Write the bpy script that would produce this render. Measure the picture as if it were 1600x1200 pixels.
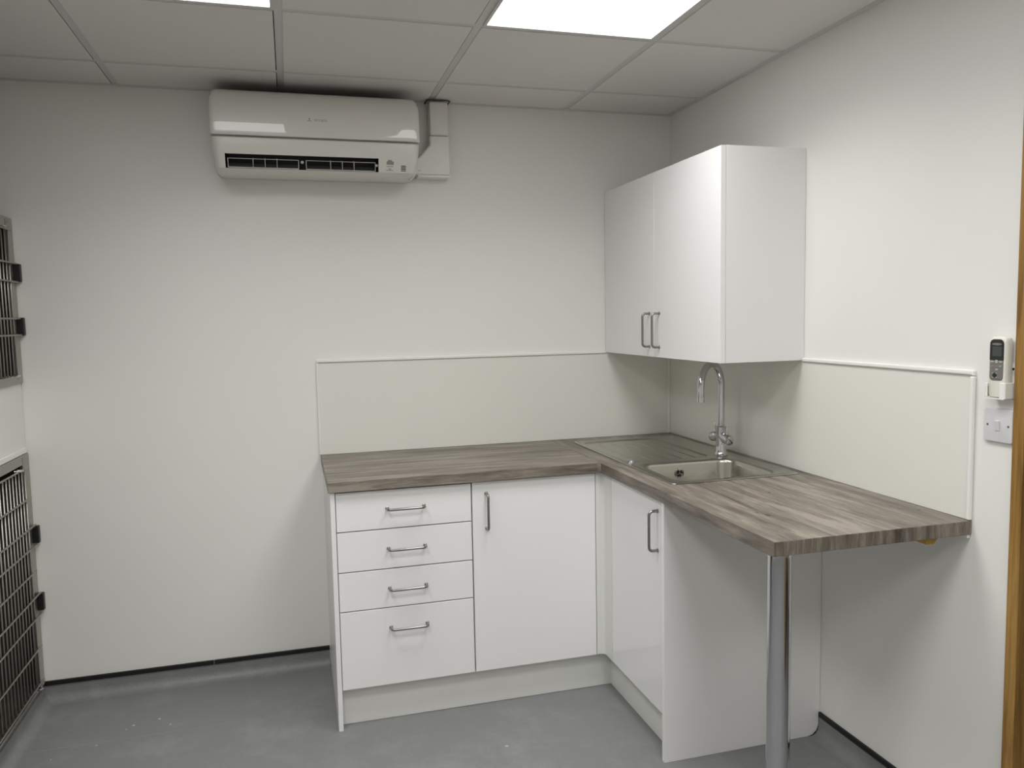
import bpy, bmesh, math, random
from mathutils import Vector, Matrix
random.seed(7)
S = bpy.context.scene
for o in list(bpy.data.objects): bpy.data.objects.remove(o)
COL = S.collection

# ---------------------------------------------------------------- camera
cam_d = bpy.data.cameras.new('camera'); cam = bpy.data.objects.new('camera', cam_d); COL.objects.link(cam)
cam_d.sensor_fit = 'HORIZONTAL'; cam_d.sensor_width = 36.0; cam_d.lens = 36.0*1231.86/1600.0
cam_d.clip_start = 0.02; cam_d.clip_end = 60
R_ = Vector((0.96248435, -0.27064193, -0.01941196)); U_ = Vector((0.04165056, 0.07666987, 0.99618621)); F_ = Vector((0.26812144, 0.95962215, -0.08506593))
mw = Matrix(((R_.x, U_.x, -F_.x, -1.7164), (R_.y, U_.y, -F_.y, -3.3664), (R_.z, U_.z, -F_.z, 1.4691), (0, 0, 0, 1)))
cam.matrix_world = mw
S.camera = cam
# ---------------------------------------------------------------- world and exposure
w = bpy.data.worlds.new('world'); S.world = w; w.use_nodes = True
w.node_tree.nodes['Background'].inputs[0].default_value = (0.8, 0.85, 0.9, 1)
w.node_tree.nodes['Background'].inputs[1].default_value = 0.3
S.view_settings.view_transform = 'Standard'; S.view_settings.look = 'None'
S.view_settings.gamma = 1.0; S.view_settings.use_curve_mapping = False
S.view_settings.exposure = 0.0
PANEL_STRENGTH = 4.5                     # the diffuser's even glow
PANEL_COLOUR = (0.985, 0.99, 1.0, 1)
LAMP_POWER = 6.4; LAMP_SPREAD = 140; LAMP_COLOUR = (1.0, 0.985, 0.975)
# most of the LED panels' light leaves their prismatic diffusers in a broad downward cone
PANELS = [(-.812, -1.193), (-2.012, -1.193), (-.812, -2.393), (-2.012, -2.393), (-.812, -3.593), (-2.012, -3.593)]
for k_, (px_, py_) in enumerate(PANELS):
    ld = bpy.data.lights.new('led_panel_light', 'AREA'); ld.shape = 'SQUARE'; ld.size = .552; ld.energy = LAMP_POWER; ld.color = LAMP_COLOUR
    ld.spread = math.radians(LAMP_SPREAD)
    lo_ = bpy.data.objects.new('led_panel_light', ld); COL.objects.link(lo_); lo_.location = (px_, py_, 2.3717)


H = 2.371; WT = .908; WB = .870          # ceiling, worktop top, worktop underside
XL, YB = -3.40, -4.70                    # left wall, wall behind the camera

# ---------------------------------------------------------------- material helpers
def srgb(r, g, b):
    f = lambda c: ((c/255+.055)/1.055)**2.4 if c/255 > .04045 else c/255/12.92
    return (f(r), f(g), f(b), 1)
def mat(name, col, rough=.5, metal=0., coat=0., noise=0., nscale=8., bump=0., bscale=200., spec=.5, rvar=0., coatr=.05):
    m = bpy.data.materials.new(name); m.use_nodes = True; nt = m.node_tree; b = nt.nodes['Principled BSDF']
    b.inputs['Base Color'].default_value = col; b.inputs['Roughness'].default_value = rough
    b.inputs['Metallic'].default_value = metal; b.inputs['Coat Weight'].default_value = coat; b.inputs['Coat Roughness'].default_value = coatr
    b.inputs['Specular IOR Level'].default_value = spec
    tc = nt.nodes.new('ShaderNodeTexCoord')
    n = nt.nodes.new('ShaderNodeTexNoise'); n.inputs['Scale'].default_value = nscale; n.inputs['Detail'].default_value = 6
    nt.links.new(tc.outputs['Object'], n.inputs['Vector'])
    mx = nt.nodes.new('ShaderNodeMix'); mx.data_type = 'RGBA'
    mx.inputs[6].default_value = tuple(c*(1-noise) for c in col[:3])+(1,); mx.inputs[7].default_value = tuple(min(1, c*(1+noise)) for c in col[:3])+(1,)
    nt.links.new(n.outputs[0], mx.inputs[0]); nt.links.new(mx.outputs[2], b.inputs['Base Color'])
    if rvar:
        mr = nt.nodes.new('ShaderNodeMapRange'); mr.inputs[3].default_value = rough-rvar; mr.inputs[4].default_value = rough+rvar
        nt.links.new(n.outputs[0], mr.inputs[0]); nt.links.new(mr.outputs[0], b.inputs['Roughness'])
    if bump:
        n2 = nt.nodes.new('ShaderNodeTexNoise'); n2.inputs['Scale'].default_value = bscale; n2.inputs['Detail'].default_value = 3
        nt.links.new(tc.outputs['Object'], n2.inputs['Vector'])
        bp = nt.nodes.new('ShaderNodeBump'); bp.inputs['Strength'].default_value = bump; bp.inputs['Distance'].default_value = .001
        nt.links.new(n2.outputs[0], bp.inputs['Height']); nt.links.new(bp.outputs[0], b.inputs['Normal'])
    return m

M = {}
M['wall'] = mat('wall_paint', srgb(234, 233, 228), .45, noise=.012, nscale=2.5, bump=.06, bscale=90)
M['ceil'] = mat('ceiling_tile_white', srgb(226, 224, 220), .85, noise=.02, nscale=3, bump=.15, bscale=350)
M['bar'] = mat('grid_bar_white', srgb(208, 207, 203), .45, noise=.01)
M['gap'] = mat('void_dark', srgb(52, 50, 46), .9)
M['splash'] = mat('splashback_pvc', srgb(228, 228, 220), .22, noise=.012, nscale=2)
M['trimw'] = mat('trim_white_plastic', srgb(236, 236, 231), .3)
M['melamine'] = mat('white_melamine', srgb(238, 238, 237), .32, noise=.006, nscale=3)
M['gloss'] = mat('white_gloss_door', srgb(238, 238, 237), .14, noise=.006, nscale=3)
M['highgloss'] = mat('white_high_gloss_door', srgb(236, 236, 235), .04, noise=.004, nscale=3)
M['plinth'] = mat('white_plinth', srgb(226, 226, 222), .35, noise=.01)
M['chrome'] = mat('chrome', srgb(205, 207, 210), .06, metal=1)
M['brushed'] = mat('brushed_nickel', srgb(150, 149, 147), .28, metal=1, noise=.05, nscale=60)
M['acwhite'] = mat('air_conditioner_white', srgb(226, 224, 217), .3, noise=.005)
M['acgloss'] = mat('air_conditioner_front', srgb(222, 220, 213), .35, coat=1, coatr=.02)
M['black'] = mat('black_plastic', srgb(16, 16, 17), .45)
M['strip'] = mat('black_capping', srgb(13, 13, 14), .5)
M['greyplastic'] = mat('grey_louver_plastic', srgb(70, 70, 71), .4)
M['print'] = mat('grey_print', srgb(150, 148, 146), .5)
M['gapdark'] = mat('dark_grey_gap', srgb(70, 68, 64), .6)
M['printlt'] = mat('light_grey_print', srgb(165, 163, 160), .5)
M['inox'] = mat('brushed_stainless', srgb(184, 181, 173), .23, metal=1, noise=.05, nscale=40, rvar=.05)
M['inoxdull'] = mat('dull_stainless_frame', srgb(178, 175, 168), .42, metal=1, noise=.06, nscale=30)
M['cagein'] = mat('cage_interior', srgb(92, 88, 80), .45, metal=.3, noise=.1, nscale=12)
M['remote'] = mat('remote_ivory', srgb(226, 226, 214), .35)
M['remotegrey'] = mat('remote_grey_face', srgb(118, 116, 110), .35)
M['remotedark'] = mat('remote_dark_bezel', srgb(38, 40, 40), .2)
M['lcd'] = mat('lcd_off', srgb(66, 74, 68), .2)
M['button'] = mat('pale_button', srgb(176, 176, 172), .4)
M['buttonred'] = mat('reddish_button', srgb(150, 128, 122), .4)
M['buttongreen'] = mat('greenish_button', srgb(140, 170, 162), .4)
M['switch'] = mat('switch_white', srgb(214, 214, 216), .3)
M['pine'] = mat('raw_pine_block', srgb(176, 148, 70), .7, noise=.12, nscale=30)
M['steelplate'] = mat('strike_plate_steel', srgb(120, 128, 130), .4, metal=.9)
M['sealant'] = mat('joint_line_grey', srgb(150, 150, 146), .6)

def streak_mat(name, cols, vec_scale, big_scale, knots=False, rough=.42, boards=None):
    """wood: noise stretched along the grain; boards = (w, l) gives tone changes like print of boards"""
    m = bpy.data.materials.new(name); m.use_nodes = True; nt = m.node_tree; L = nt.links; b = nt.nodes['Principled BSDF']
    b.inputs['Roughness'].default_value = rough
    tc = nt.nodes.new('ShaderNodeTexCoord')
    def ns(scale, detail, rgh=.55, dist=0.):
        mp = nt.nodes.new('ShaderNodeMapping'); mp.inputs['Scale'].default_value = scale
        n = nt.nodes.new('ShaderNodeTexNoise'); n.inputs['Scale'].default_value = 1; n.inputs['Detail'].default_value = detail
        n.inputs['Roughness'].default_value = rgh; n.inputs['Distortion'].default_value = dist
        L.new(tc.outputs['Object'], mp.inputs[0]); L.new(mp.outputs[0], n.inputs[0]); return n
    n1 = ns(vec_scale, 5, .6, .6); n2 = ns(tuple(v*6 for v in vec_scale), 4, .6, .2); n3 = ns(big_scale, 2)
    ad = nt.nodes.new('ShaderNodeMath'); ad.operation = 'MULTIPLY_ADD'; ad.inputs[1].default_value = .35
    L.new(n2.outputs[0], ad.inputs[0]); L.new(n1.outputs[0], ad.inputs[2])
    ad2 = nt.nodes.new('ShaderNodeMath'); ad2.operation = 'MULTIPLY_ADD'; ad2.inputs[1].default_value = .45
    L.new(n3.outputs[0], ad2.inputs[0]); L.new(ad.outputs[0], ad2.inputs[2])
    cr = nt.nodes.new('ShaderNodeValToRGB'); e = cr.color_ramp.elements
    lo, hi = .72, 1.06
    e[0].position = 0; e[0].color = cols[0]; e[1].position = 1; e[1].color = cols[-1]
    for i, c in enumerate(cols[1:-1]):
        k = e.new((i+1)/(len(cols)-1)); k.color = c
    mr = nt.nodes.new('ShaderNodeMapRange'); mr.inputs[1].default_value = lo; mr.inputs[2].default_value = hi
    L.new(ad2.outputs[0], mr.inputs[0]); L.new(mr.outputs[0], cr.inputs[0])
    L.new(cr.outputs[0], b.inputs['Base Color'])
    bp = nt.nodes.new('ShaderNodeBump'); bp.inputs['Strength'].default_value = .08; bp.inputs['Distance'].default_value = .001
    L.new(n2.outputs[0], bp.inputs['Height']); L.new(bp.outputs[0], b.inputs['Normal'])
    return m
WOODC = [srgb(86, 80, 73), srgb(110, 102, 92), srgb(125, 118, 108), srgb(148, 140, 128)]
M['wood_x'] = streak_mat('grey_oak_laminate_x', WOODC, (3.2, 34, 34), (1.4, 9, 9))
M['wood_y'] = streak_mat('grey_oak_laminate_y', WOODC, (30, 3.2, 30), (8, 1.6, 8))
M['wood_end'] = streak_mat('grey_oak_edge_banding', WOODC, (42, 42, 5), (14, 14, 1))
M['oak'] = streak_mat('oak_door_frame', [srgb(118, 86, 38), srgb(142, 106, 50), srgb(154, 117, 58), srgb(168, 131, 70)], (60, 60, 2.5), (20, 20, 1), rough=.45)
M['knot'] = mat('knot_mark', srgb(84, 74, 64), .5)

def floor_mat():
    m = bpy.data.materials.new('grey_vinyl'); m.use_nodes = True; nt = m.node_tree; L = nt.links; b = nt.nodes['Principled BSDF']
    tc = nt.nodes.new('ShaderNodeTexCoord')
    def ns(s, d, r=.6):
        n = nt.nodes.new('ShaderNodeTexNoise'); n.inputs['Scale'].default_value = s; n.inputs['Detail'].default_value = d; n.inputs['Roughness'].default_value = r
        L.new(tc.outputs['Object'], n.inputs[0]); return n
    fine = ns(260, 3, .8); patch = ns(2.6, 8, .68); pat2 = ns(9, 6, .7)
    c1 = nt.nodes.new('ShaderNodeValToRGB'); e = c1.color_ramp.elements
    e[0].position = .30; e[0].color = srgb(112, 113, 112); e[1].position = .72; e[1].color = srgb(137, 138, 137)
    L.new(fine.outputs[0], c1.inputs[0])
    mul = nt.nodes.new('ShaderNodeMath'); mul.operation = 'MULTIPLY'; L.new(patch.outputs[0], mul.inputs[0]); L.new(pat2.outputs[0], mul.inputs[1])
    mr = nt.nodes.new('ShaderNodeMapRange'); mr.inputs[1].default_value = .24; mr.inputs[2].default_value = .38; mr.inputs[4].default_value = .32
    L.new(mul.outputs[0], mr.inputs[0])
    mx = nt.nodes.new('ShaderNodeMix'); mx.data_type = 'RGBA'; mx.inputs[7].default_value = srgb(156, 157, 155)
    L.new(mr.outputs[0], mx.inputs[0]); L.new(c1.outputs[0], mx.inputs[6]); L.new(mx.outputs[2], b.inputs['Base Color'])
    rr = nt.nodes.new('ShaderNodeMapRange'); rr.inputs[3].default_value = .34; rr.inputs[4].default_value = .6
    L.new(patch.outputs[0], rr.inputs[0]); L.new(rr.outputs[0], b.inputs['Roughness'])
    return m
M['floor'] = floor_mat()
M['weld'] = mat('vinyl_weld', srgb(140, 143, 144), .5, noise=.1, nscale=20)
M['dust'] = mat('white_dust', srgb(188, 188, 185), .8)

def emis():
    m = bpy.data.materials.new('led_diffuser'); m.use_nodes = True; nt = m.node_tree; nt.nodes.clear()
    o = nt.nodes.new('ShaderNodeOutputMaterial'); e = nt.nodes.new('ShaderNodeEmission')
    e.inputs[0].default_value = PANEL_COLOUR; e.inputs[1].default_value = PANEL_STRENGTH
    nt.links.new(e.outputs[0], o.inputs[0]); return m
M['led'] = emis()

# ---------------------------------------------------------------- mesh helpers
def link(name, bm, m, parent=None, smooth=False, bevel=0., seg=2, origin=None):
    bmesh.ops.recalc_face_normals(bm, faces=bm.faces[:])
    if origin is not None:
        bmesh.ops.translate(bm, verts=bm.verts[:], vec=-Vector(origin))
    me = bpy.data.meshes.new(name); bm.to_mesh(me); bm.free()
    ms = m if isinstance(m, (list, tuple)) else [m]
    for k in ms: me.materials.append(M[k])
    o = bpy.data.objects.new(name, me); COL.objects.link(o)
    if origin is not None: o.location = origin
    if parent is not None:
        o.parent = parent
        o.location = Vector(o.location) - wloc(parent)
    if smooth or (smooth is not None and not bevel and len(me.polygons) > 40 and name not in ('sink_body',)):
        for p in me.polygons: p.use_smooth = True
        me.set_sharp_from_angle(angle=math.radians(32))
    if bevel:
        b = o.modifiers.new('b', 'BEVEL'); b.width = bevel; b.segments = seg; b.limit_method = 'ANGLE'; b.angle_limit = math.radians(40)
        for p in me.polygons: p.use_smooth = True
        wn = o.modifiers.new('wn', 'WEIGHTED_NORMAL'); wn.keep_sharp = True; wn.weight = 80
    return o
def wloc(o):
    v = Vector((0, 0, 0))
    while o is not None: v += Vector(o.location); o = o.parent
    return v
def empty(name, loc=(0, 0, 0)):
    o = bpy.data.objects.new(name, None); o.empty_display_size = .1; COL.objects.link(o); o.location = loc; return o
def tag(o, label=None, cat=None, group=None, kind=None):
    if label: o['label'] = label
    if cat: o['category'] = cat
    if group: o['group'] = group
    if kind: o['kind'] = kind
    return o
def box(bm, x0, x1, y0, y1, z0, z1, mi=0):
    x0, x1 = min(x0, x1), max(x0, x1); y0, y1 = min(y0, y1), max(y0, y1); z0, z1 = min(z0, z1), max(z0, z1)
    v = [bm.verts.new(p) for p in ((x0,y0,z0),(x1,y0,z0),(x1,y1,z0),(x0,y1,z0),(x0,y0,z1),(x1,y0,z1),(x1,y1,z1),(x0,y1,z1))]
    fs = [bm.faces.new([v[i] for i in f]) for f in ((0,3,2,1),(4,5,6,7),(0,1,5,4),(1,2,6,5),(2,3,7,6),(3,0,4,7))]
    for f in fs: f.material_index = mi
    return fs
def B(name, x0, x1, y0, y1, z0, z1, m, parent=None, bevel=0., **k):
    bm = bmesh.new(); box(bm, x0, x1, y0, y1, z0, z1); return link(name, bm, m, parent, bevel=bevel, **k)
def ring(c, r, axis, n=24, rot=0.):
    c = Vector(c); a = Vector(axis).normalized(); t = Vector((1, 0, 0)) if abs(a.x) < .9 else Vector((0, 1, 0))
    u = a.cross(t).normalized(); v = a.cross(u)
    return [c + r*(math.cos(2*math.pi*i/n+rot)*u + math.sin(2*math.pi*i/n+rot)*v) for i in range(n)]
def loft(bm, rings, cap0=True, cap1=True, mi=0, close=True):
    vs = [[bm.verts.new(p) for p in r] for r in rings]; n = len(vs[0])
    for a, b in zip(vs, vs[1:]):
        for i in range(n if close else n-1):
            f = bm.faces.new((a[i], a[(i+1) % n], b[(i+1) % n], b[i])); f.material_index = mi
    if cap0: bm.faces.new(vs[0][::-1]).material_index = mi
    if cap1: bm.faces.new(vs[-1]).material_index = mi
    return vs
def lathe(bm, base, axis, prof, n=28):
    """prof: (distance along axis, radius)"""
    a = Vector(axis).normalized(); loft(bm, [ring(Vector(base)+a*d, max(r, 1e-5), a, n) for d, r in prof])
def tube(bm, pts, r, n=12):
    pts = [Vector(p) for p in pts]; t0 = (pts[1]-pts[0]).normalized()
    up = Vector((0, 0, 1)) if abs(t0.z) < .9 else Vector((1, 0, 0))
    u = t0.cross(up).normalized(); rings = []; tp = t0
    for i, p in enumerate(pts):
        t = ((pts[i]-pts[i-1]).normalized() if i else t0) + ((pts[i+1]-pts[i]).normalized() if i < len(pts)-1 else (pts[i]-pts[i-1]).normalized())
        t.normalize(); q = tp.rotation_difference(t); u = q @ u; tp = t; v = t.cross(u)
        rr = r[i] if isinstance(r, (list, tuple)) else r
        rings.append([p + rr*(math.cos(2*math.pi*k/n)*u + math.sin(2*math.pi*k/n)*v) for k in range(n)])
    loft(bm, rings)
def arc(c, r, a0, a1, n, f):
    return [f(c[0]+r*math.cos(a0+(a1-a0)*i/n), c[1]+r*math.sin(a0+(a1-a0)*i/n)) for i in range(n+1)]
def prism(bm, poly, z0, z1, plane='xy', holes=()):
    """extrude polygon (with holes) between two levels of the third axis"""
    def P(a, b, c): return {'xy': (a, b, c), 'xz': (a, c, b), 'yz': (c, a, b)}[plane]
    for z in (z0, z1):
        es = []
        for loop in [poly]+list(holes):
            vs = [bm.verts.new(P(a, b, z)) for a, b in loop]
            es += [bm.edges.new((vs[i], vs[(i+1) % len(vs)])) for i in range(len(vs))]
        bmesh.ops.triangle_fill(bm, edges=es, use_beauty=True, use_dissolve=False)
    for loop in [poly]+list(holes):
        n = len(loop)
        for i in range(n):
            a, b = loop[i], loop[(i+1) % n]
            bm.faces.new([bm.verts.new(P(a[0], a[1], z0)), bm.verts.new(P(b[0], b[1], z0)), bm.verts.new(P(b[0], b[1], z1)), bm.verts.new(P(a[0], a[1], z1))])
    bmesh.ops.remove_doubles(bm, verts=bm.verts[:], dist=1e-5)
def rrect(x0, x1, y0, y1, r, n=6):
    """rounded rectangle; r a number or 4 radii for corners (x1y1, x0y1, x0y0, x1y0)"""
    r = r if isinstance(r, (list, tuple)) else [r]*4; out = []
    for (cx, cy, sx, sy, a), q in zip(((x1, y1, -1, -1, 0), (x0, y1, 1, -1, 1), (x0, y0, 1, 1, 2), (x1, y0, -1, 1, 3)), r):
        c = (cx+sx*q, cy+sy*q)
        for i in range(n+1):
            t = (a + i/n)*math.pi/2; out.append((c[0]+q*math.cos(t), c[1]+q*math.sin(t)))
    return out

# ================================================================ SETTING
fl = B('floor', XL-.1, 1.4, YB-.1, .1, -.1, 0, 'floor'); tag(fl, kind='structure')
B('weld_line', -2.66, -1.612, -.402, -.398, .0001, .0007, 'weld', fl)
wb = B('wall_back', XL-.1, .1, 0, .1, 0, H+.1, 'wall'); tag(wb, kind='structure')
tag(B('wall_left', XL-.1, XL, YB, 0, 0, H+.1, 'wall'), kind='structure')
tag(B('wall_front', XL-.1, .1, YB-.1, YB, 0, H+.1, 'wall'), kind='structure')
DY0, DY1, DZ = -2.80, -1.845, 2.09       # door opening in the right wall
bm = bmesh.new()
prism(bm, [(YB, 0), (DY0, 0), (DY0, DZ), (DY1, DZ), (DY1, 0), (0, 0), (0, H+.1), (YB, H+.1)], 0, .1, 'yz')
tag(link('wall_right', bm, 'wall'), kind='structure')
# corridor beyond the doorway
bm = bmesh.new(); box(bm, 1.3, 1.4, YB, 0, 0, H+.1); box(bm, .1, 1.3, -.95, -.85, 0, H+.1); box(bm, .1, 1.3, -3.8, -3.7, 0, H+.1)
tag(link('wall_corridor', bm, 'wall'), kind='structure')
# oak door lining
bm = bmesh.new()
box(bm, -.014, .112, DY1-.032, DY1, 0, DZ); box(bm, -.014, .112, DY0, DY0+.032, 0, DZ); box(bm, -.014, .112, DY0+.032, DY1-.032, DZ-.032, DZ)
dl = link('door_1', bm, 'oak', bevel=.0015); tag(dl, kind='structure')
bm = bmesh.new(); prism(bm, rrect(.012, .036, .885, 1.062, .008), DY1-.0345, DY1-.032, 'xz')
for z in (.91, 1.035): lathe(bm, (.024, DY1-.0345, z), (0, -1, 0), [(0, .004), (.001, .003)], 12)
link('strike_plate', bm, 'steelplate', dl)
# door leaf swung right round against the wall nearer than the camera sees
bm = bmesh.new(); box(bm, -.062, -.018, -3.72, DY0+.004, .006, DZ-.036)
leaf = link('door_leaf', bm, 'oak', dl, bevel=.0015)
bm = bmesh.new(); tube(bm, [(-.062, -3.64, 1.02), (-.115, -3.64, 1.02), (-.115, -3.50, 1.02)], .009); lathe(bm, (-.062, -3.64, 1.02), (-1, 0, 0), [(0, .026), (.008, .026), (.009, .01)])
link('door_handle', bm, 'brushed', leaf, smooth=False, bevel=.001)

# ---- coved vinyl upstand with black capping strip
def coving(name, pts_along, inward, parent=None, z=.066, r=.038, t=.004):
    """pts_along two points on the wall foot, inward unit vector into the room"""
    a, b = Vector(pts_along[0]+(0,)), Vector(pts_along[1]+(0,)); n = Vector(inward+(0,))
    prof = [(0, z), (t, z)] + [(t+r*(1-math.cos(q)), .0002+r*(1-math.sin(q))) for q in [i*math.pi/2/8 for i in range(9)]] + [(t+r, 0), (0, 0)]
    bm = bmesh.new(); loft(bm, [[p+n*d+Vector((0, 0, h)) for d, h in prof] for p in (a, b)])
    o = link(name, bm, 'floor', parent, bevel=0)
    for p in o.data.polygons: p.use_smooth = len(p.vertices) == 4 and p.normal.z > -.5
    o.data.set_sharp_from_angle(angle=math.radians(40))
    tag(o, kind='structure')
    return o
def cap(parent, x0, x1, y0, y1):
    return B('capping_strip', x0, x1, y0, y1, .0665, .0840, 'strip', parent, bevel=.0015)
XC = -2.70                                # cage fronts
c = coving('baseboard_back', ((XC, 0), (-1.610, 0)), (0, -1))
cap(c, XC, -2.075, -.009, 0); cap(c, -2.073, -1.610, -.009, 0)
c = coving('baseboard_right', ((0, DY1+.0), (0, -1.118)), (-1, 0), z=.070)
cap(c, -.009, 0, DY1+.0, -1.118)
c = coving('baseboard_right_near', ((0, YB), (0, DY0)), (-1, 0)); cap(c, -.009, 0, YB, DY0)
c = coving('baseboard_left', ((XC+.001, -1.11), (XC+.001, -.001)), (1, 0), z=.066)
# dust crumbs on the vinyl
rs = random.Random(3)
for (x, y, s) in ((-2.33, -.31, .006), (-2.245, -.285, .005), (-2.20, -.34, .004), (-2.43, -.42, .0045), (-2.35, -.33, .003), (-2.56, -.47, .003), (-1.06, -.86, .006), (-1.3, -.98, .004)):
    bm = bmesh.new(); bmesh.ops.create_icosphere(bm, subdivisions=1, radius=s)
    for v in bm.verts: v.co = Vector((v.co.x*rs.uniform(.6, 1.4), v.co.y*rs.uniform(.6, 1.3), v.co.z*.25))
    o = link('crumb', bm, 'dust', fl); o.location = (x, y, s*.2)

# ---- suspended ceiling
GX = [-.512 - .6*i for i in range(-0, 6)]           # bar centre lines along Y
GY = [-.293 - .6*j for j in range(0, 8)]            # bar centre lines along X
ceil = B('ceiling', XL-.1, 1.4, YB-.1, .1, H+.035, H+.12, 'gap'); tag(ceil, kind='structure')
xe = [0]+GX; xe = [v for v in xe if v > XL]+[XL]
ye = [0]+[v for v in GY if v > YB]+[YB]
LIGHTS = [(1, 2), (3, 2), (1, 4), (3, 4), (1, 6), (3, 6)]           # (column, row) cells holding LED panels
for i in range(len(xe)-1):
    for j in range(len(ye)-1):
        if (i, j) in LIGHTS: continue
        gl = .0105
        x1, x0, y1, y0 = xe[i]-gl-.0045, xe[i+1]+gl+.0015, ye[j]-gl-.0055, ye[j+1]+gl
        if i == 0: x1 = xe[0]-.02
        if j == 0: y1 = ye[0]-.02
        o = B('ceiling_tile', x0, x1, y0, y1, H+.0005, H+.016, 'ceil', ceil, bevel=.0012)
bm = bmesh.new()
for k, x in enumerate(GX):
    if x < XL: continue
    o = B('grid_bar', x-.012, x+.012, YB+.0, -.0, H+.0035, H+.0060, 'bar', ceil)
    B('grid_web', x-.001, x+.001, YB, 0, H+.006, H+.036, 'bar', o)
for y in GY:
    if y < YB: continue
    for i in range(len(xe)-1):
        B('cross_bar', xe[i+1]+.012, xe[i]-.012, y-.012, y+.012, H+.0035, H+.0060, 'bar', ceil)
bm.free()
tag(B('trim_1', XL, 0, -.024, 0, H-.0015, H+.0030, 'bar'), kind='structure')
tag(B('trim_2', -.024, 0, YB, -.024, H-.0015, H+.0030, 'bar'), kind='structure')
tag(B('trim_3', XL, XL+.024, YB, -.024, H-.0015, H+.0030, 'bar'), kind='structure')
labels = {(1, 2): 'square white LED ceiling panel above the wall cupboard, top centre of the photo', (3, 2): 'square white LED ceiling panel at the top edge, above the air conditioner left half',
          (1, 4): 'square white LED ceiling panel beside the doorway, level with the viewer', (3, 4): 'square white LED ceiling panel left of the doorway, level with the viewer',
          (1, 6): 'square white LED ceiling panel on the door side, well behind the viewer', (3, 6): 'square white LED ceiling panel on the cage side, well behind the viewer'}
for (i, j) in LIGHTS:
    x1, x0, y1, y0 = xe[i]-.012, xe[i+1]+.012, ye[j]-.012, ye[j+1]+.012
    e = empty('ceiling_light', ((x0+x1)/2, (y0+y1)/2, H)); tag(e, labels[(i, j)], 'ceiling light')
    bm = bmesh.new(); prism(bm, [(x0, y0), (x1, y0), (x1, y1), (x0, y1)], H-.001, H+.012, 'xy', [[(x0+.010, y0+.010), (x1-.010, y0+.010), (x1-.010, y1-.010), (x0+.010, y1-.010)]])
    link('frame', bm, 'bar', e)
    B('diffuser', x0+.010, x1-.010, y0+.010, y1-.010, H+.001, H+.004, 'led', e)
    B('backing', x0+.002, x1-.002, y0+.002, y1-.002, H+.012, H+.020, 'bar', e)

# ================================================================ SPLASHBACK
ZS = 1.300
sp = empty('splashback', (-.8, 0, WT)); tag(sp, 'cream white plastic splashback behind the left arm of the worktop', 'splashback')
B('sheet', -1.611, -.0065, -.005, -.0002, WT+.0008, ZS-.003, 'splash', sp)
B('capping_trim', -1.617, -.328, -.011, -.0002, ZS-.006, ZS+.007, 'trimw', sp, bevel=.003)
B('edge_trim', -1.619, -1.611, -.009, -.0002, WT+.0008, ZS-.004, 'trimw', sp, bevel=.002)
B('corner_trim', -.018, -.0055, -.009, -.0052, WT+.001, ZS-.005, 'trimw', sp, bevel=.001)
sp = empty('splashback', (0, -1.0, WT)); tag(sp, 'cream white plastic splashback on the right wall behind sink and tap', 'splashback')
B('sheet', -.005, -.0002, -1.715, -.006, WT+.0008, ZS-.003, 'splash', sp)
bm = bmesh.new(); prism(bm, [(-1.721, ZS-.009), (-1.721+.0, ZS+.007), (-1.006, ZS+.007), (-1.006, ZS-.006), (-1.708, ZS-.006)], -.011, -.0002, 'yz')
link('capping_trim', bm, 'trimw', sp, bevel=.003)
B('edge_trim', -.0125, -.0002, -1.723, -1.711, WT+.0008, ZS-.0095, 'trimw', sp, bevel=.004, seg=3)

# ================================================================ WORKTOP
wt = empty('worktop', (-.6, -.6, WB)); tag(wt, 'grey oak laminate L shaped worktop running round the corner, on a chrome leg', 'worktop')
def worktop(name, poly, m_top, m_side, holes=()):
    bm = bmesh.new(); prism(bm, poly, WB, WT, 'xy', holes)
    bmesh.ops.recalc_face_normals(bm, faces=bm.faces[:])
    for f in bm.faces:
        if f.normal.y < -.9 and abs(f.calc_center_median().y+1.722) < .002: f.material_index = 1
        if f.normal.x < -.9 and abs(f.calc_center_median().x+1.614) < .002: f.material_index = 1
    return link(name, bm, [m_top, m_side], wt, bevel=.0022)
SH = [(-.5, -1.02), (-.5, -.13), (-.07, -.13), (-.07, -1.02)]
worktop('worktop_left', [(-1.614, -.001), (-1.614, -.6), (-.613, -.6), (-.6006, -.6124), (-.6006, -.001)], 'wood_x', 'wood_end')
worktop('worktop_right', [(-.6, -.001), (-.6, -1.722), (-.001, -1.722), (-.001, -.001)], 'wood_y', 'wood_end', [SH])
for (x, y, a, b_) in ((-.465, -1.492, .009, .016), (-.476, -1.457, .004, .010), (-.045, -1.585, .006, .007), (-.03, -1.64, .003, .004), (-.30, -1.25, .005, .012)):
    bm = bmesh.new(); prism(bm, [(x+a*.6*math.cos(t*math.pi/5)*(1+.3*math.sin(t*2.3)), y+b_*.7*math.sin(t*math.pi/5)) for t in range(10)], WT-.0001, WT+.00012, 'xy')
    link('knot', bm, 'knot', wt)

# support batten, brace under the free end
bm = bmesh.new(); box(bm, -.135, -.082, -1.700, -1.640, WB-.022, WB-.0005)
for v in bm.verts:
    if v.co.z < WB-.01: v.co.x = -.112 + (v.co.x+.1085)*.45
o = link('support_block', bm, 'pine', bevel=.0015); tag(o, 'small raw pine block under the free end of the worktop by the wall', 'wood block')
bm = bmesh.new(); box(bm, -.012, -.001, -1.718, -1.690, WB-.010, WB-.0004); o = link('bracket', bm, 'trimw', bevel=.001)
tag(o, 'tiny white bracket under the outer worktop corner at the wall', 'bracket')

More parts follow.
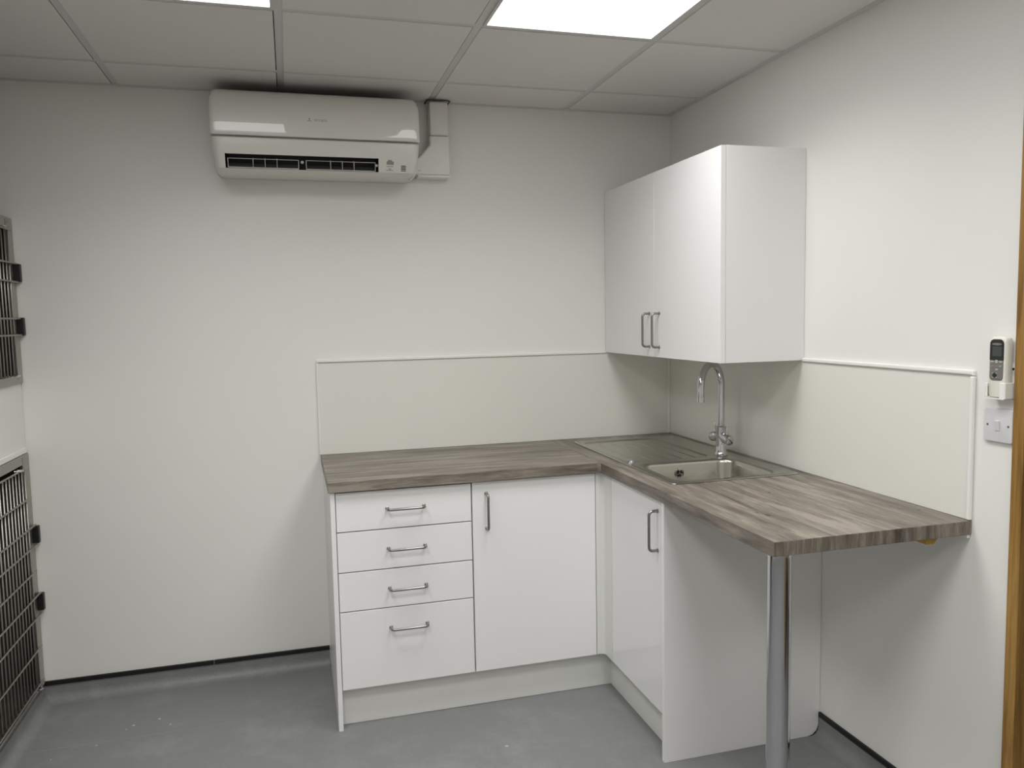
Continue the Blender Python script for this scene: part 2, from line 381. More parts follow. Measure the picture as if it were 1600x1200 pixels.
# leg
LX, LY = -.543, -1.662
lg = empty('leg', (LX, LY, 0)); lg.parent = wt; lg.location = Vector((LX, LY, 0))-wloc(wt); tag(lg, 'round chrome leg')
bm = bmesh.new(); lathe(bm, (LX, LY, .012), (0, 0, 1), [(0, .030), (.844, .030)], 64); link('pole', bm, 'chrome', lg, bevel=0, smooth=False)
bm = bmesh.new(); lathe(bm, (LX, LY, WB-.0145), (0, 0, 1), [(0, .0305), (.0005, .034), (.010, .040), (.011, .044), (.014, .044)], 48); link('mounting_plate', bm, 'chrome', lg)
bm = bmesh.new(); lathe(bm, (LX, LY, 0), (0, 0, 1), [(0, .034), (.003, .035), (.012, .031)], 48); link('foot', bm, 'black', lg)

# ================================================================ CUPBOARDS
def bar_handle(center, along, out, parent, half=.066, proud=.032, r=.0048, name='handle', m='brushed'):
    c, a, o_ = Vector(center), Vector(along), Vector(out)
    q = .013; pts = [c-a*half, c-a*half+o_*(proud-q)]
    pts += [c-a*(half-q)+o_*(proud-q) + (-a*math.cos(t)+o_*math.sin(t))*q for t in [k*math.pi/10 for k in range(1, 6)]]
    pts += [c+a*(half-q)+o_*(proud-q) + (a*math.cos(t)+o_*math.sin(t))*q for t in [k*math.pi/10 for k in range(5, 0, -1)]]
    pts += [c+a*half+o_*(proud-q), c+a*half]
    bm = bmesh.new(); tube(bm, pts, r, 14)
    for s in (-1, 1): lathe(bm, c+a*half*s, o_, [(0, .0068), (.0025, .0066), (.004, r)], 14)
    o = link(name, bm, m, parent, smooth=True); return o
def carcass(parent, x0, x1, y0, y1, z0, z1, open_side, t=.018, top=True):
    """open box made from boards; open_side '-y' or '-x'"""
    bm = bmesh.new()
    if open_side == '-y':
        box(bm, x0, x0+t, y0, y1, z0, z1); box(bm, x1-t, x1, y0, y1, z0, z1); box(bm, x0+t, x1-t, y0, y1, z0, z0+t); box(bm, x0+t, x1-t, y1-.008, y1, z0+t, z1)
        if top: box(bm, x0+t, x1-t, y0, y1-.008, z1-t, z1)
    else:
        box(bm, x0, x1, y0, y0+t, z0, z1); box(bm, x0, x1, y1-t, y1, z0, z1); box(bm, x0, x1, y0+t, y1-t, z0, z0+t); box(bm, x1-.008, x1, y0+t, y1-t, z0+t, z1)
        if top: box(bm, x0, x1-.008, y0+t, y1-t, z1-t, z1)
    return link('carcass', bm, 'melamine', parent)
FT = .019; FY = -.582; FX = -.582; ZB = .148; ZT = .866
# end panel, left
o = B('end_panel', -1.607, -1.5905, FY-.006, -.001, .0006, WB-.0005, 'melamine', bevel=.0012); tag(o, 'tall white end panel at the left end of the base cupboards', 'end panel')
o = B('end_panel', -.5935, -.0008, -1.1155, -1.0985, .0006, WB-.0005, 'melamine', bevel=.0012)
bpy.data.objects.remove(o)
bm = bmesh.new(); prism(bm, [(-.5935, .0006), (-.045, .0006), (-.030, .004), (-.014, .018), (-.0055, .04), (-.0055, .072), (-.0008, .074), (-.0008, WB-.0005), (-.5935, WB-.0005)], -1.1155, -1.0985, 'xz')
o = link('end_panel', bm, 'melamine', bevel=.0012); tag(o, 'wide white end panel beside the chrome leg, facing the viewer', 'end panel')
# drawer unit
du = empty('drawer_unit', (-1.345, -.3, 0)); tag(du, 'white base unit with a stack of four drawers left of the cupboard doors', 'drawer unit')
carcass(du, -1.5895, -1.101, FY+FT+.001, -.003, ZB, WB-.001, '-y')
for (z0, z1, hz) in ((.7245, ZT-.002, .797), (.5785, .7205, .651), (.4355, .5745, .505), (ZB, .4315, .360)):
    d = B('drawer', -1.588, -1.1035, FY, FY+FT, z0, z1, 'melamine', du, bevel=.0010)
    bar_handle((-1.3435, FY, hz), (1, 0, 0), (0, -1, 0), d)
# door unit
bu = empty('base_cupboard', (-.86, -.3, 0)); tag(bu, 'white base cupboard with one full height door between drawers and corner', 'cupboard')
carcass(bu, -1.0995, -.616, FY+FT+.001, -.003, ZB, WB-.001, '-y')
d = B('door', -1.0985, -.616, FY, FY+FT, ZB, ZT, 'melamine', bu, bevel=.0010)
bar_handle((-1.046, FY, .757), (0, 0, 1), (0, -1, 0), d)
# corner post (concave L)
bm = bmesh.new(); r = .016
pts = [(-.6135, FY), (FX-.0-r, FY)] + [(FX-r+r*math.sin(t), FY-r+r*math.cos(t)) for t in [k*math.pi/2/6 for k in range(1, 7)]] + [(FX, -.6585), (FX+FT, -.6585), (FX+FT, FY+FT), (-.6135, FY+FT)]
prism(bm, pts, ZB, WB-.0006, 'xy')
o = link('corner_post', bm, 'plinth', bevel=.0008); tag(o, 'narrow white curved corner post between the two base cupboard doors', 'corner post')
# sink unit
su = empty('sink_cupboard', (-.3, -.85, 0)); tag(su, 'white gloss base cupboard below the sink, door seen at a slant', 'cupboard')
bm = bmesh.new()
t = .018; x0, x1, y0, y1 = FX+FT+.001, -.004, -1.0975, -.004
box(bm, x0, x1, y0, y0+t, ZB, WB-.001); box(bm, x0+.03, x1, y1-t, y1, ZB, WB-.001); box(bm, x0+.02, x1, y0+t, y1-t, ZB, ZB+t); box(bm, x1-.008, x1, y0+t, y1-t, ZB+t, .60)
link('carcass', bm, 'melamine', su)
d = B('door', FX, FX+FT, -1.0965, -.661, ZB, ZT, 'highgloss', su, bevel=.0010)
bar_handle((FX, -1.050, .760), (0, 0, 1), (-1, 0, 0), d)
# plinths
bm = bmesh.new(); prism(bm, [(-1.5898, -.540), (-.540, -.540), (-.540, -1.0978), (-.524, -1.0978), (-.524, -.524), (-1.5898, -.524)], .0006, ZB-.001, 'xy')
o = link('plinth', bm, 'plinth', bevel=.001); tag(o, 'low white plinth board running round below the base cupboards', 'plinth')

# wall cupboard
WZ0, WZ1, WX, WY = 1.2985, 2.0200, -.327, -1.004
ZC = WZ0+.010
wc = empty('wall_cupboard', (0, -.5, WZ0)); tag(wc, 'white double door wall cupboard hung over the sink', 'cupboard')
carcass(wc, WX+FT+.001, -.0005-.0, WY+.0175, -.0008, WZ0+.0, WZ1-.002, '-x', .016)
B('side_panel', WX+FT+.0012, -.0006, WY, WY+.0165, WZ0-.0, WZ1, 'melamine', wc, bevel=.0010)
for (y0, y1, hy) in ((-.5030, -.003, -.463), (WY, -.5065, -.549)):
    d = B('door', WX, WX+FT, y0, y1, WZ0, WZ1-.001, 'gloss', wc, bevel=.0010)
    bar_handle((WX, hy, 1.405), (0, 0, 1), (-1, 0, 0), d)

# ================================================================ SINK
sk = empty('sink', (-.285, -.575, WT)); tag(sk, 'stainless steel inset sink with drainer and rectangular bowl', 'sink')
SX0, SX1, SY0, SY1 = -.530, -.042, -1.050, -.098
def loopv(bm, pts, z): return [bm.verts.new((x, y, z)) for x, y in pts]
def bridge(bm, a, b):
    n = len(a)
    for i in range(n): bm.faces.new((a[i], a[(i+1) % n], b[(i+1) % n], b[i]))
def off(d, r=.018, n=6): return rrect(SX0+d, SX1-d, SY0+d, SY1-d, r, n)
bm = bmesh.new()
rim = [(0, .0012, .016), (.0015, .0034, .016), (.005, .0042, .014), (.010, .0040, .012), (.014, .0022, .012)]
prev = None
for d, z, r in rim:
    l = loopv(bm, off(d, r), WT+z)
    if prev: bridge(bm, prev, l)
    prev = l
outer_edges = [bm.edges.get((prev[i], prev[(i+1) % len(prev)])) for i in range(len(prev))]
BX0, BX1, BY0, BY1 = -.488, -.098, -1.012, -.690
def bowl(d): return rrect(BX0+d, BX1-d, BY0+d, BY1-d, [max(.075-d, .03), max(.05-d, .02), max(.05-d, .02), max(.05-d, .02)], 8)
bl = [(-.006, .0022), (-.001, .0018), (.003, .0004), (.007, -.004), (.010, -.012), (.016, -.140), (.022, -.153), (.035, -.160), (.06, -.161)]
prev = None; first = None
for d, z in bl:
    l = loopv(bm, bowl(d), WT+z)
    if prev: bridge(bm, prev, l)
    else: first = l
    prev = l
bm.faces.new(prev[::-1])
be = [bm.edges.get((first[i], first[(i+1) % len(first)])) for i in range(len(first))]
DX0, DX1, DY0_, DY1_ = -.500, -.150, -.640, -.125
dr = [(0, .0022), (.002, .0016), (.006, -.0020), (.010, -.0026)]
prev = None
for d, z in dr:
    l = loopv(bm, rrect(DX0+d, DX1-d, DY0_+d, DY1_-d, [.05, .02, .02, .03], 8), WT+z)
    if prev: bridge(bm, prev, l)
    else: dfirst = l
    prev = l
bm.faces.new(prev[::-1])
de = [bm.edges.get((dfirst[i], dfirst[(i+1) % len(dfirst)])) for i in range(len(dfirst))]
bmesh.ops.triangle_fill(bm, edges=outer_edges+be+de, use_beauty=True)
o = link('sink_body', bm, 'inox', sk)
for p in o.data.polygons: p.use_smooth = True
o.data.set_sharp_from_angle(angle=math.radians(35))
so = o.modifiers.new('s', 'SOLIDIFY'); so.thickness = .0009; so.offset = -1
for k, x in enumerate((-.445, -.385, -.325, -.265, -.205)):
    bm = bmesh.new(); y0, y1 = -.615+.0*k, -.20
    prof = [(-.006, -.0028), (-.004, -.0014), (-.001, -.0006), (.001, -.0006), (.004, -.0014), (.006, -.0028)]
    loft(bm, [[(x+a*s, y, WT+b_ if s > .5 else WT-.0028) for a, b_ in prof] for y, s in ((y0, .3), (y0+.008, 1), (y1-.008, 1), (y1, .3))], close=False, cap0=False, cap1=False)
    link('drainer_rib', bm, 'inox', sk, smooth=True)
# pop-up waste control knob on the sink ledge
bm = bmesh.new(); lathe(bm, (-.478, -.612, WT-.0030), (0, 0, 1), [(0, .017), (.004, .0175), (.0075, .016), (.0085, .012), (.0085, .001)], 28)
o = link('waste_knob', bm, 'chrome', sk, bevel=0)
# overflow on far bowl wall
oy = BY1-.0132
bm = bmesh.new(); lathe(bm, (-.322, oy+.001, WT-.040), (0, -1, 0), [(0, .0185), (.002, .0190), (.0028, .0175), (.003, .001)], 28); ov = link('overflow_ring', bm, 'inox', sk)
for k in range(3):
    bm = bmesh.new(); a0 = math.radians(90+120*k+20); a1 = math.radians(90+120*k+100); n = 8
    pts = [(-.322+.0135*math.cos(a0+(a1-a0)*i/n), WT-.040+.0135*math.sin(a0+(a1-a0)*i/n)) for i in range(n+1)] + [(-.322+.004*math.cos(a1), WT-.040+.004*math.sin(a1)), (-.322+.004*math.cos(a0), WT-.040+.004*math.sin(a0))]
    prism(bm, pts, oy-.0022, oy-.0028, 'xz'); link('overflow_slot', bm, 'black', ov)
bm = bmesh.new(); lathe(bm, (-.29, -.85, WT-.1605), (0, 0, 1), [(0, .045), (.002, .044), (.003, .036), (.001, .030), (.001, .001)], 36); link('drain', bm, 'chrome', sk)

# ================================================================ TAP
TX, TY = -.1015, -.628; TZ = WT+.0030
tp = empty('mixer_tap', (TX, TY, TZ)); tag(tp, 'chrome mono mixer tap with swan neck spout and two lever handles', 'tap')
bm = bmesh.new(); lathe(bm, (TX, TY, TZ-.0004), (0, 0, 1), [(0, .026), (.004, .0265), (.008, .023), (.014, .0205), (.05, .0200), (.062, .0195), (.085, .0195), (.112, .0195), (.114, .016), (.116, .013)], 40)
link('body', bm, 'chrome', tp)
d = Vector((-.17, -.115, 0)).normalized(); Rr = .0865
bz = TZ+.108; tz = 1.187
pts = [(TX, TY, bz), (TX, TY, 1.05), (TX, TY, 1.12), (TX, TY, tz-.02)]
for i in range(0, 19):
    a = math.pi*i/18; p = Vector((TX, TY, tz)) + d*Rr*(1-math.cos(a)) + Vector((0, 0, Rr*1.01*math.sin(a))); pts.append(tuple(p))
e1 = Vector(pts[-1]); pts += [tuple(e1+Vector((0, 0, -.02))), tuple(e1+Vector((0, 0, -.034)))]
bm = bmesh.new(); tube(bm, pts, .0130, 24); sp_ = link('spout', bm, 'chrome', tp, smooth=True)
bm = bmesh.new(); lathe(bm, e1+Vector((0, 0, -.030)), (0, 0, -1), [(0, .0130), (.001, .0142), (.022, .0142), (.0225, .011), (.018, .010)], 28); link('aerator', bm, 'chrome', sp_)
for s in (-1, 1):
    ax = Vector((0, s, -.22)).normalized()
    bm = bmesh.new(); base = Vector((TX, TY, TZ+.078))
    lathe(bm, base+ax*.012, ax, [(0, .0165), (.016, .0165), (.0162, .0192), (.0185, .0200), (.050, .0195), (.055, .0175), (.0565, .0140), (.057, .002)], 32)
    h = link('handle', bm, 'chrome', tp)
    bm = bmesh.new(); b0 = base+ax*.046+Vector((0, 0, .016)); lathe(bm, b0, (0, s*.08, 1), [(0, .0042), (.036, .0040), (.038, .003)], 14); link('lever_pin', bm, 'chrome', h)
for o in tp.children_recursive:
    if o.type == 'MESH' and o.name.split('.')[0] != 'spout':
        for p in o.data.polygons: p.use_smooth = True
        o.data.set_sharp_from_angle(angle=math.radians(32))

# ================================================================ AIR CONDITIONER
ac = empty('air_conditioner', (-1.58, 0, 2.03)); tag(ac, 'white wall mounted split air conditioner indoor unit high on the back wall', 'air conditioner')
AX0, AX1 = -1.970, -1.195
cas = [(-.002, 2.036), (-.09, 2.030), (-.150, 2.031), (-.180, 2.036), (-.196, 2.043), (-.2155, 2.092), (-.2215, 2.118), (-.2240, 2.137), (-.2225, 2.150), (-.214, 2.156), (-.206, 2.158), (-.200, 2.30), (-.185, 2.322), (-.165, 2.330), (-.002, 2.330)]
OX0, OX1 = -1.922, -1.357
stations = [(AX0, .80), (AX0+.003, .88), (AX0+.010, .945), (AX0+.022, .985), (AX0+.036, 1.0), (OX0, 1.0), (OX1, 1.0), (AX1-.036, 1.0), (AX1-.022, .985), (AX1-.010, .945), (AX1-.003, .88), (AX1, .80)]
cz = 2.19
def scalep(p, s):
    y, z = p; return (y*(1-(1-s)*.55) if y < -.01 else y, cz+(z-cz)*(1-(1-s)*.35))
bm = bmesh.new(); vs = []
for x, s in stations: vs.append([bm.verts.new((x + (0.0 if z > 2.15 else (.0)), *scalep((y, z), s))) for y, z in cas])
# narrower towards the bottom, like the real casing
for row in vs:
    for v in row:
        k = max(0, (2.15-v.co.z)/.12); cx = (AX0+AX1)/2
        if v.co.x < OX0-.001: v.co.x += .012*k
        if v.co.x > OX1+.001: v.co.x -= .010*k
for i in range(len(vs)-1):
    for j in range(len(cas)-1):
        if stations[i][0] == OX0 and j == 4: continue
        bm.faces.new((vs[i][j], vs[i+1][j], vs[i+1][j+1], vs[i][j+1]))
bm.faces.new(vs[0]); bm.faces.new(vs[-1][::-1])
o = link('casing', bm, 'acwhite', ac, smooth=True); o.data.set_sharp_from_angle(angle=math.radians(38))
# front panel
fp = [(-.2200, 2.1590), (-.2290, 2.1580), (-.2315, 2.1610), (-.2320, 2.166), (-.2320, 2.18), (-.2320, 2.20), (-.2320, 2.215), (-.2314, 2.228), (-.2285, 2.247), (-.2225, 2.272), (-.213, 2.297), (-.203, 2.315), (-.189, 2.329), (-.172, 2.334), (-.158, 2.3350), (-.158, 2.3312), (-.17, 2.3312), (-.2035, 2.300), (-.2075, 2.165)]
def fscale(p, s): y, z = p; return (y+.05*(1-s), z-(.12*(1-s)**1.0 if z > 2.30 else 0))
bm = bmesh.new(); vs = []
fst = [(AX0-.001, .72), (AX0+.001, .84), (AX0+.006, .925), (AX0+.014, .972), (AX0+.026, 1.0), (AX1-.026, 1.0), (AX1-.014, .972), (AX1-.006, .925), (AX1-.001, .84), (AX1+.001, .72)]
for x, s in fst: vs.append([bm.verts.new((x, *fscale(p, s))) for p in fp])
n = len(fp)
for a, b_ in zip(vs, vs[1:]):
    for j in range(n): bm.faces.new((a[j], b_[j], b_[(j+1) % n], a[(j+1) % n]))
bm.faces.new(vs[0]); bm.faces.new(vs[-1][::-1])
o = link('front_panel', bm, 'acgloss', ac, smooth=True); o.data.set_sharp_from_angle(angle=math.radians(50))
# outlet
bm = bmesh.new()
pA, pB = (-.196, 2.043), (-.2155, 2.092)
q = [(-.100, 2.060), (-.110, 2.130)]
lo = [[(x, *pA), (x, *pB), (x, *q[1]), (x, *q[0])] for x in (OX0, OX1)]
loft(bm, lo, cap0=True, cap1=True)
for f in list(bm.faces):
    if all(abs(v.co.y) > .15 for v in f.verts): bm.faces.remove(f)
link('outlet_cavity', bm, 'black', ac)
def slot_pt(x, t, d=0.):     # t 0 bottom..1 top of outlet, d depth inwards
    y = pA[0]+(pB[0]-pA[0])*t; z = pA[1]+(pB[1]-pA[1])*t
    return Vector((x, y+d*.93, z+d*.35))
mid = (OX0+OX1)/2-.005
for k, (xa, xb) in enumerate(((OX0+.009, mid-.014), (mid+.014, OX1-.012))):
    fr = []
    bm = bmesh.new(); tube(bm, [slot_pt(xa, .04, .004), slot_pt(xb, .04, .004)], .0016, 6); tube(bm, [slot_pt(xa, .66, .006), slot_pt(xb, .66, .006)], .0010, 6)
    for xx in (xa, xb): tube(bm, [slot_pt(xx, .04, .005), slot_pt(xx, .66, .006)], .0012, 6)
    lv = link('louver_frame', bm, 'acwhite', ac)
    bm = bmesh.new(); v = [slot_pt(xa, .06, .008), slot_pt(xb, .06, .008), slot_pt(xb, .20, .030), slot_pt(xa, .20, .030)]
    top = [p+Vector((0, .0, .002)) for p in v]; loft(bm, [v, top]); link('flap', bm, 'greyplastic', lv)
    L_ = xb-xa
    for f in (.35, .52, .69):
        bm = bmesh.new(); x = xa+L_*f; v = [slot_pt(x-.0007, .08, .004), slot_pt(x-.0007, .62, .006), slot_pt(x-.0007, .62, .040), slot_pt(x-.0007, .25, .040)]
        loft(bm, [v, [p+Vector((.0014, 0, 0)) for p in v]]); link('vane', bm, 'acwhite', lv)
bm = bmesh.new(); lathe(bm, slot_pt(mid, .45, .03), (0, -1, -.3), [(0, .006), (.006, .0055), (.007, .002)], 14); link('pivot', bm, 'acwhite', ac)
bm = bmesh.new(); lathe(bm, slot_pt(OX1-.006, .45, .012), (0, -1, -.3), [(0, .005), (.006, .0045), (.007, .002)], 14); link('pivot', bm, 'acwhite', ac)
B('intake_grille', AX0+.03, AX1-.03, -.157, -.004, 2.3302, 2.3340, 'black', ac)  # unseen black intake top, added and widened to deepen shade on the ceiling
# indicator vents and printed marks at the lower right (on the slanted lower face)
def face_quad(bm, x0, x1, t0, t1, d=-.0006):
    v = [slot_pt(x0, t0, d), slot_pt(x1, t0, d), slot_pt(x1, t1, d), slot_pt(x0, t1, d)]
    loft(bm, [v, [p+Vector((0, .0005, 0)) for p in v]])
for k in range(4):
    bm = bmesh.new(); face_quad(bm, -1.269, -1.250, .13+.115*k, .19+.115*k); link('indicator_slot', bm, 'black', ac)
bm = bmesh.new(); face_quad(bm, -1.326, -1.298, .58, .82); face_quad(bm, -1.321, -1.305, .82, .92); link('printed_mark', bm, 'print', ac)
bm = bmesh.new(); face_quad(bm, -1.327, -1.299, .42, .47); face_quad(bm, -1.327, -1.299, .14, .19); face_quad(bm, -1.318, -1.308, .22, .30); link('printed_line', bm, 'printlt', ac)
# three diamond emblem + maker's lettering on the front panel
bm = bmesh.new(); ex, ez, sd = -1.6135, 2.2205, .0062
def rh(cx, cz_, ang):
    u = Vector((math.cos(ang), math.sin(ang))); v = Vector((-u.y, u.x)); c0 = Vector((cx, cz_))
    pts = [c0, c0+u*sd*.87+v*sd*.5, c0+u*sd*1.74, c0+u*sd*.87-v*sd*.5]
    prism(bm, [(p.x, p.y) for p in pts], -.2319, -.2313, 'xz')
for a in (90, 210, 330): rh(ex, ez, math.radians(a))
link('emblem', bm, 'print', ac)
def text(s, size, loc, rot, m, parent, name='lettering', ext=.0003):
    cu = bpy.data.curves.new(name, 'FONT'); cu.body = s; cu.size = size; cu.extrude = ext; cu.align_x = 'LEFT'; cu.align_y = 'CENTER'
    t_ = bpy.data.objects.new(name, cu); COL.objects.link(t_)
    dg = bpy.context.evaluated_depsgraph_get(); me = bpy.data.meshes.new_from_object(t_.evaluated_get(dg))
    bpy.data.objects.remove(t_); me.materials.clear(); me.materials.append(M[m])
    o = bpy.data.objects.new(name, me); COL.objects.link(o); o.parent = parent; o.location = Vector(loc)-wloc(parent); o.rotation_euler = rot
    return o
t_ = text('MITSUBISHI', .0155, (-1.5955, -.2316, 2.2205), (math.pi/2, 0, 0), 'print', ac)
t_.scale.x = .60
# cable at the lower right
bm = bmesh.new(); tube(bm, [(-1.232, -.10, 2.034), (-1.224, -.15, 2.026), (-1.214, -.16, 2.036), (-1.2, -.15, 2.06)], .003, 8); link('drip_cable', bm, 'acwhite', ac, smooth=True)

# pipe trunking
tk = empty('pipe_trunking', (-1.1, 0, 2.06)); tag(tk, 'white plastic pipe trunking dropping from the ceiling beside the air conditioner', 'trunking')
bm = bmesh.new(); prism(bm, [(-1.126, 2.222), (-1.047, 2.222), (-1.047, 2.364), (-1.126, 2.364)], -.066, -.0006, 'xz'); link('trunk_cover', bm, 'acwhite', tk, bevel=.010, seg=4)
bm = bmesh.new(); prism(bm, [(-1.129, 2.2215), (-1.043, 2.2215), (-1.040, 2.074), (-1.046, 2.062), (-1.190, 2.062), (-1.190, 2.128), (-1.172, 2.136), (-1.129, 2.184)], -.070, -.0006, 'xz'); link('elbow_cover', bm, 'acwhite', tk, bevel=.008, seg=4)
B('base_rail', -1.180, -1.044, -.060, -.0006, 2.054, 2.064, 'trimw', tk, bevel=.002)
B('printed_dash', -1.182, -1.168, -.0706, -.0698, 2.0765, 2.0785, 'print', tk)
bm = bmesh.new(); tube(bm, [(-1.134, -.004, 2.3655), (-1.134, -.058, 2.3655), (-1.122, -.072, 2.3655), (-1.05, -.072, 2.3655), (-1.038, -.060, 2.3655), (-1.038, -.004, 2.3655)], .0028, 8); link('ceiling_gap_line', bm, 'gapdark', tk)  # dark tube standing in for the darkness of the gap at the ceiling

# ================================================================ REMOTE + SWITCH
rm = empty('remote_holder', (0, -1.81, 1.23)); tag(rm, 'white wall bracket holding the remote control beside the oak door frame', 'holder')
HY0, HY1 = -1.840, -1.778
B('back_plate', -.005, -.0006, HY0+.002, HY1-.002, 1.243, 1.330, 'trimw', rm, bevel=.0015)
bm = bmesh.new(); box(bm, -.0345, -.0006, HY0, HY0+.0035, 1.243, 1.283); box(bm, -.0345, -.0315, HY0+.0035, HY0+.018, 1.243, 1.283); link('side_arm', bm, 'trimw', rm, bevel=.0015)
bm = bmesh.new(); box(bm, -.0345, -.0006, HY1-.0035, HY1, 1.246, 1.280); box(bm, -.0345, -.0315, HY1-.0095, HY1-.0035, 1.246, 1.280); link('side_arm', bm, 'trimw', rm, bevel=.0015)
B('bottom_lip', -.0345, -.0006, HY0+.0035, HY1-.0035, 1.2415, 1.2440, 'trimw', rm)
bm = bmesh.new(); lathe(bm, (-.012, HY0+.0002, 1.317), (0, -1, 0), [(0, .0035), (.001, .0032)], 14); link('screw', bm, 'black', rm)
rc = empty('remote_control', (-.015, -1.81, 1.246)); tag(rc, 'ivory remote control with dark screen and grey keypad in its wall holder', 'remote control')
RY0, RY1 = -1.8345, -1.7830
bm = bmesh.new()
for_side = []
def rsec(x, ins): return [(x, a, b_) for a, b_ in rrect(RY0+ins, RY1-ins, 1.2450+ins*.5, 1.3960-ins, .010, 5)]
loft(bm, [rsec(-.0055, .003), rsec(-.009, .0008), rsec(-.022, 0), rsec(-.0275, .0015), rsec(-.0300, .005)])
link('remote_body', bm, 'remote', rc, smooth=True); bpy.data.objects['remote_body'].data.set_sharp_from_angle(angle=math.radians(40))
yc = (RY0+RY1)/2
def rplate(name, y0, y1, z0, z1, r, xx, m, parent, th=.0006, n=5):
    bm = bmesh.new(); prism(bm, rrect(y0, y1, z0, z1, r, n), xx-th, xx, 'yz'); return link(name, bm, m, parent)
kp = rplate('keypad', yc-.0195, yc+.0195, 1.2870, 1.3520, [.003, .003, .010, .010], -.0300, 'remotegrey', rc)
bz_ = rplate('bezel', yc-.0200, yc+.0200, 1.3380, 1.3900, [.012, .012, .002, .002], -.0301, 'remotedark', rc, th=.0009)
rplate('screen', yc-.0145, yc+.0125, 1.3480, 1.3720, .001, -.0310, 'lcd', bz_, th=.0003)
bm = bmesh.new(); prism(bm, [(yc+.014*math.cos(a), 1.378+.003*math.sin(a)) for a in [k*math.pi/8 for k in range(16)]], -.0313, -.0310, 'yz'); link('badge', bm, 'remotegrey', bz_)
for (dy, z, w_, h_, m_) in ((.012, 1.3345, .005, .002, 'button'), (0, 1.3350, .0042, .0042, 'button'), (-.012, 1.3345, .005, .002, 'button'), (.011, 1.3235, .0042, .0016, 'buttonred'), (0, 1.3235, .0042, .0016, 'buttonred'), (-.011, 1.3235, .0042, .0016, 'buttongreen'), (-.001, 1.3150, .004, .0022, 'button'), (.0095, 1.3055, .0016, .0016, 'button'), (-.0005, 1.3055, .0016, .0016, 'button'), (.0095, 1.2955, .0016, .0016, 'button'), (-.0005, 1.2955, .0016, .0016, 'button')):
    rplate('button', yc+dy-w_, yc+dy+w_, z-h_, z+h_, min(w_, h_)*.9, -.0306, m_, kp, th=.0009)
bm = bmesh.new(); lathe(bm, (-.0306, yc+.0045, 1.3005), (-1, 0, 0), [(0, .0062), (.0010, .0060)], 18); link('button', bm, 'remotedark', kp)
B('slide_line', -.0308, -.0305, yc-.017, yc+.017, 1.2905, 1.2912, 'remotedark', kp)

sw = empty('light_switch', (0, -1.80, 1.172)); tag(sw, 'square white single rocker light switch below the remote control', 'switch')
bm = bmesh.new()
loft(bm, [[(x, a, b_) for a, b_ in rrect(-1.8410+i_, -1.7550-i_, 1.1290+i_, 1.2150-i_, .006, 5)] for x, i_ in ((-.0008, .0), (-.006, .0), (-.0085, .0015), (-.0095, .005))])
pl_ = link('plate', bm, 'switch', sw, bevel=0, smooth=True); pl_.data.set_sharp_from_angle(angle=math.radians(30))
bm = bmesh.new(); prism(bm, [(-.0092, 1.1585), (-.0115, 1.1590), (-.0145, 1.1840), (-.0092, 1.1850)], -1.8045, -1.7925, 'xz'); link('rocker', bm, 'switch', sw, bevel=.0006)
for y in (-1.829, -1.7685):
    bm = bmesh.new(); lathe(bm, (-.0094, y, 1.172), (-1, 0, 0), [(0, .0030), (.0004, .0029)], 14); s_ = link('screw', bm, 'remotedark', sw)
    bm = bmesh.new(); lathe(bm, (-.0098, y, 1.172), (-1, 0, 0), [(0, .0020), (.0003, .0019)], 12); link('screw_head', bm, 'brushed', s_)

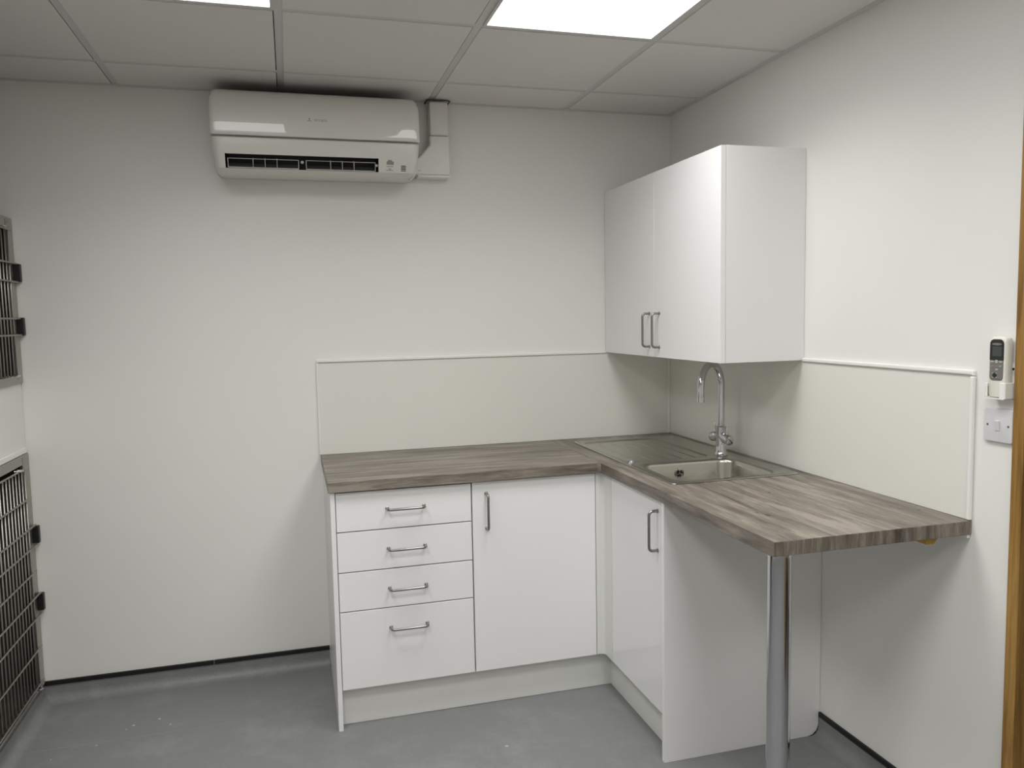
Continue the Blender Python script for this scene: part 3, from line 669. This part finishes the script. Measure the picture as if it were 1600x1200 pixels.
# ================================================================ CAGES
def rod(L, r, axis, n=8):
    bm = bmesh.new(); lathe(bm, (0, 0, 0), axis, [(0, r), (L, r)], n); bmesh.ops.recalc_face_normals(bm, faces=bm.faces[:])
    me = bpy.data.meshes.new('rod'); bm.to_mesh(me); bm.free(); me.materials.append(M['inoxdull'])
    for p in me.polygons: p.use_smooth = len(p.vertices) == 4
    return me
def cage(z0, z1, label, cross, hinge_z, ytop=-.030, width=1.0):
    c = empty('animal_cage', (XC-.3, -.5, z0)); tag(c, label, 'cage')
    y1, y0 = -.004, -.004-width
    bm = bmesh.new(); t = .006; xb, xf = XL+.006, XC-.006
    box(bm, xb, xf, y1-t, y1, z0, z1); box(bm, xb, xf, y0, y0+t, z0, z1); box(bm, xb, xf, y0+t, y1-t, z0, z0+t); box(bm, xb, xf, y0+t, y1-t, z1-t, z1); box(bm, xb, xb+t, y0+t, y1-t, z0+t, z1-t)
    link('cage_shell', bm, 'cagein', c)
    # stainless surround
    fw = .050
    bm = bmesh.new(); prism(bm, rrect(y0, y1, z0, z1, .012), XC-.006, XC+.004, 'yz', [rrect(y0+.06, y1-.075, z0+.035, z1-.036, .006)])
    link('surround', bm, 'inoxdull', c, bevel=.001)
    for yy in (y1-.075, y0+.060): B('surround_joint', XC+.0038, XC+.0046, yy-.0008, yy+.0008, z1-.034, z1-.008, 'black', c)
    for zz in (z0+.018, z1-.018): 
        for yy in (y1-.055, y0+.05):
            bm = bmesh.new(); lathe(bm, (XC+.004, yy, zz), (1, 0, 0), [(0, .0045), (.0015, .0035)], 12); link('rivet', bm, 'inox', c)
    # barred door
    d = empty('door', (0, 0, 0)); d.parent = c; d.location = Vector((XC+.010, -.5, (z0+z1)/2))-wloc(c)
    zb, zt = z0+.030, z1-.048
    me = rod(zt-zb, .0034, (0, 0, 1)); y = y1-.082
    while y > y0+.065:
        o = bpy.data.objects.new('bar', me); COL.objects.link(o); o.parent = d; o.location = Vector((XC+.010, y, zb))-wloc(d); y -= .0335
    me2 = rod(width-.085, .0034, (0, -1, 0))
    for z in [zb, zt]+list(cross):
        o = bpy.data.objects.new('cross_bar', me2); COL.objects.link(o); o.parent = d; o.location = Vector((XC+.016, y1-(.055 if z in (zb, zt) else .018 if min(abs(z-q) for q in hinge_z) < .05 else .046), z))-wloc(d)
    for z in hinge_z:
        h = B('hinge_block', XC+.004, XC+.026, y1-.024, y1-.001, z-.033, z+.033, 'black', c, bevel=.0025)
    for (yy, zz) in ((y1-.16, zt+.004), (y1-.12, zb+.004)):
        bm = bmesh.new(); tube(bm, [(XC+.004, yy-.012, zz), (XC+.024, yy-.010, zz), (XC+.030, yy, zz), (XC+.024, yy+.010, zz), (XC+.004, yy+.012, zz)], .0035, 8)
        link('bar_clip', bm, 'chrome', c, smooth=True)
    return c
cage(.072, .990, 'large stainless barred animal cage standing low in the left corner', [.825, .712, .636, .541, .446, .367, .247, .115], [.674, .410])
cage(1.255, 1.868, 'smaller stainless barred animal cage mounted above the lower one at left edge', [1.70, 1.633, 1.497, 1.437], [1.667, 1.468])
bm = bmesh.new(); box(bm, XL+.006, XC-.004, -1.004, -.004, .9915, 1.2535)
o = link('cage_fascia', bm, 'wall', bevel=.001); tag(o, 'plain white fascia panel between the lower and the upper cage', 'panel')
B('fascia_lip', XC-.004, XC+.006, -1.004, -.022, .9925, 1.0120, 'trimw', o, bevel=.002)
bm = bmesh.new(); box(bm, XL+.006, XC-.001, -1.004, -.004, .001, .0715); o = link('cage_plinth', bm, 'floor'); tag(o, 'grey vinyl covered plinth under the lower cage', 'plinth')
# partition closing the cage bay on its near side
tag(B('wall_partition', XL, XC, -1.11, -1.01, 0, H, 'wall'), kind='structure')
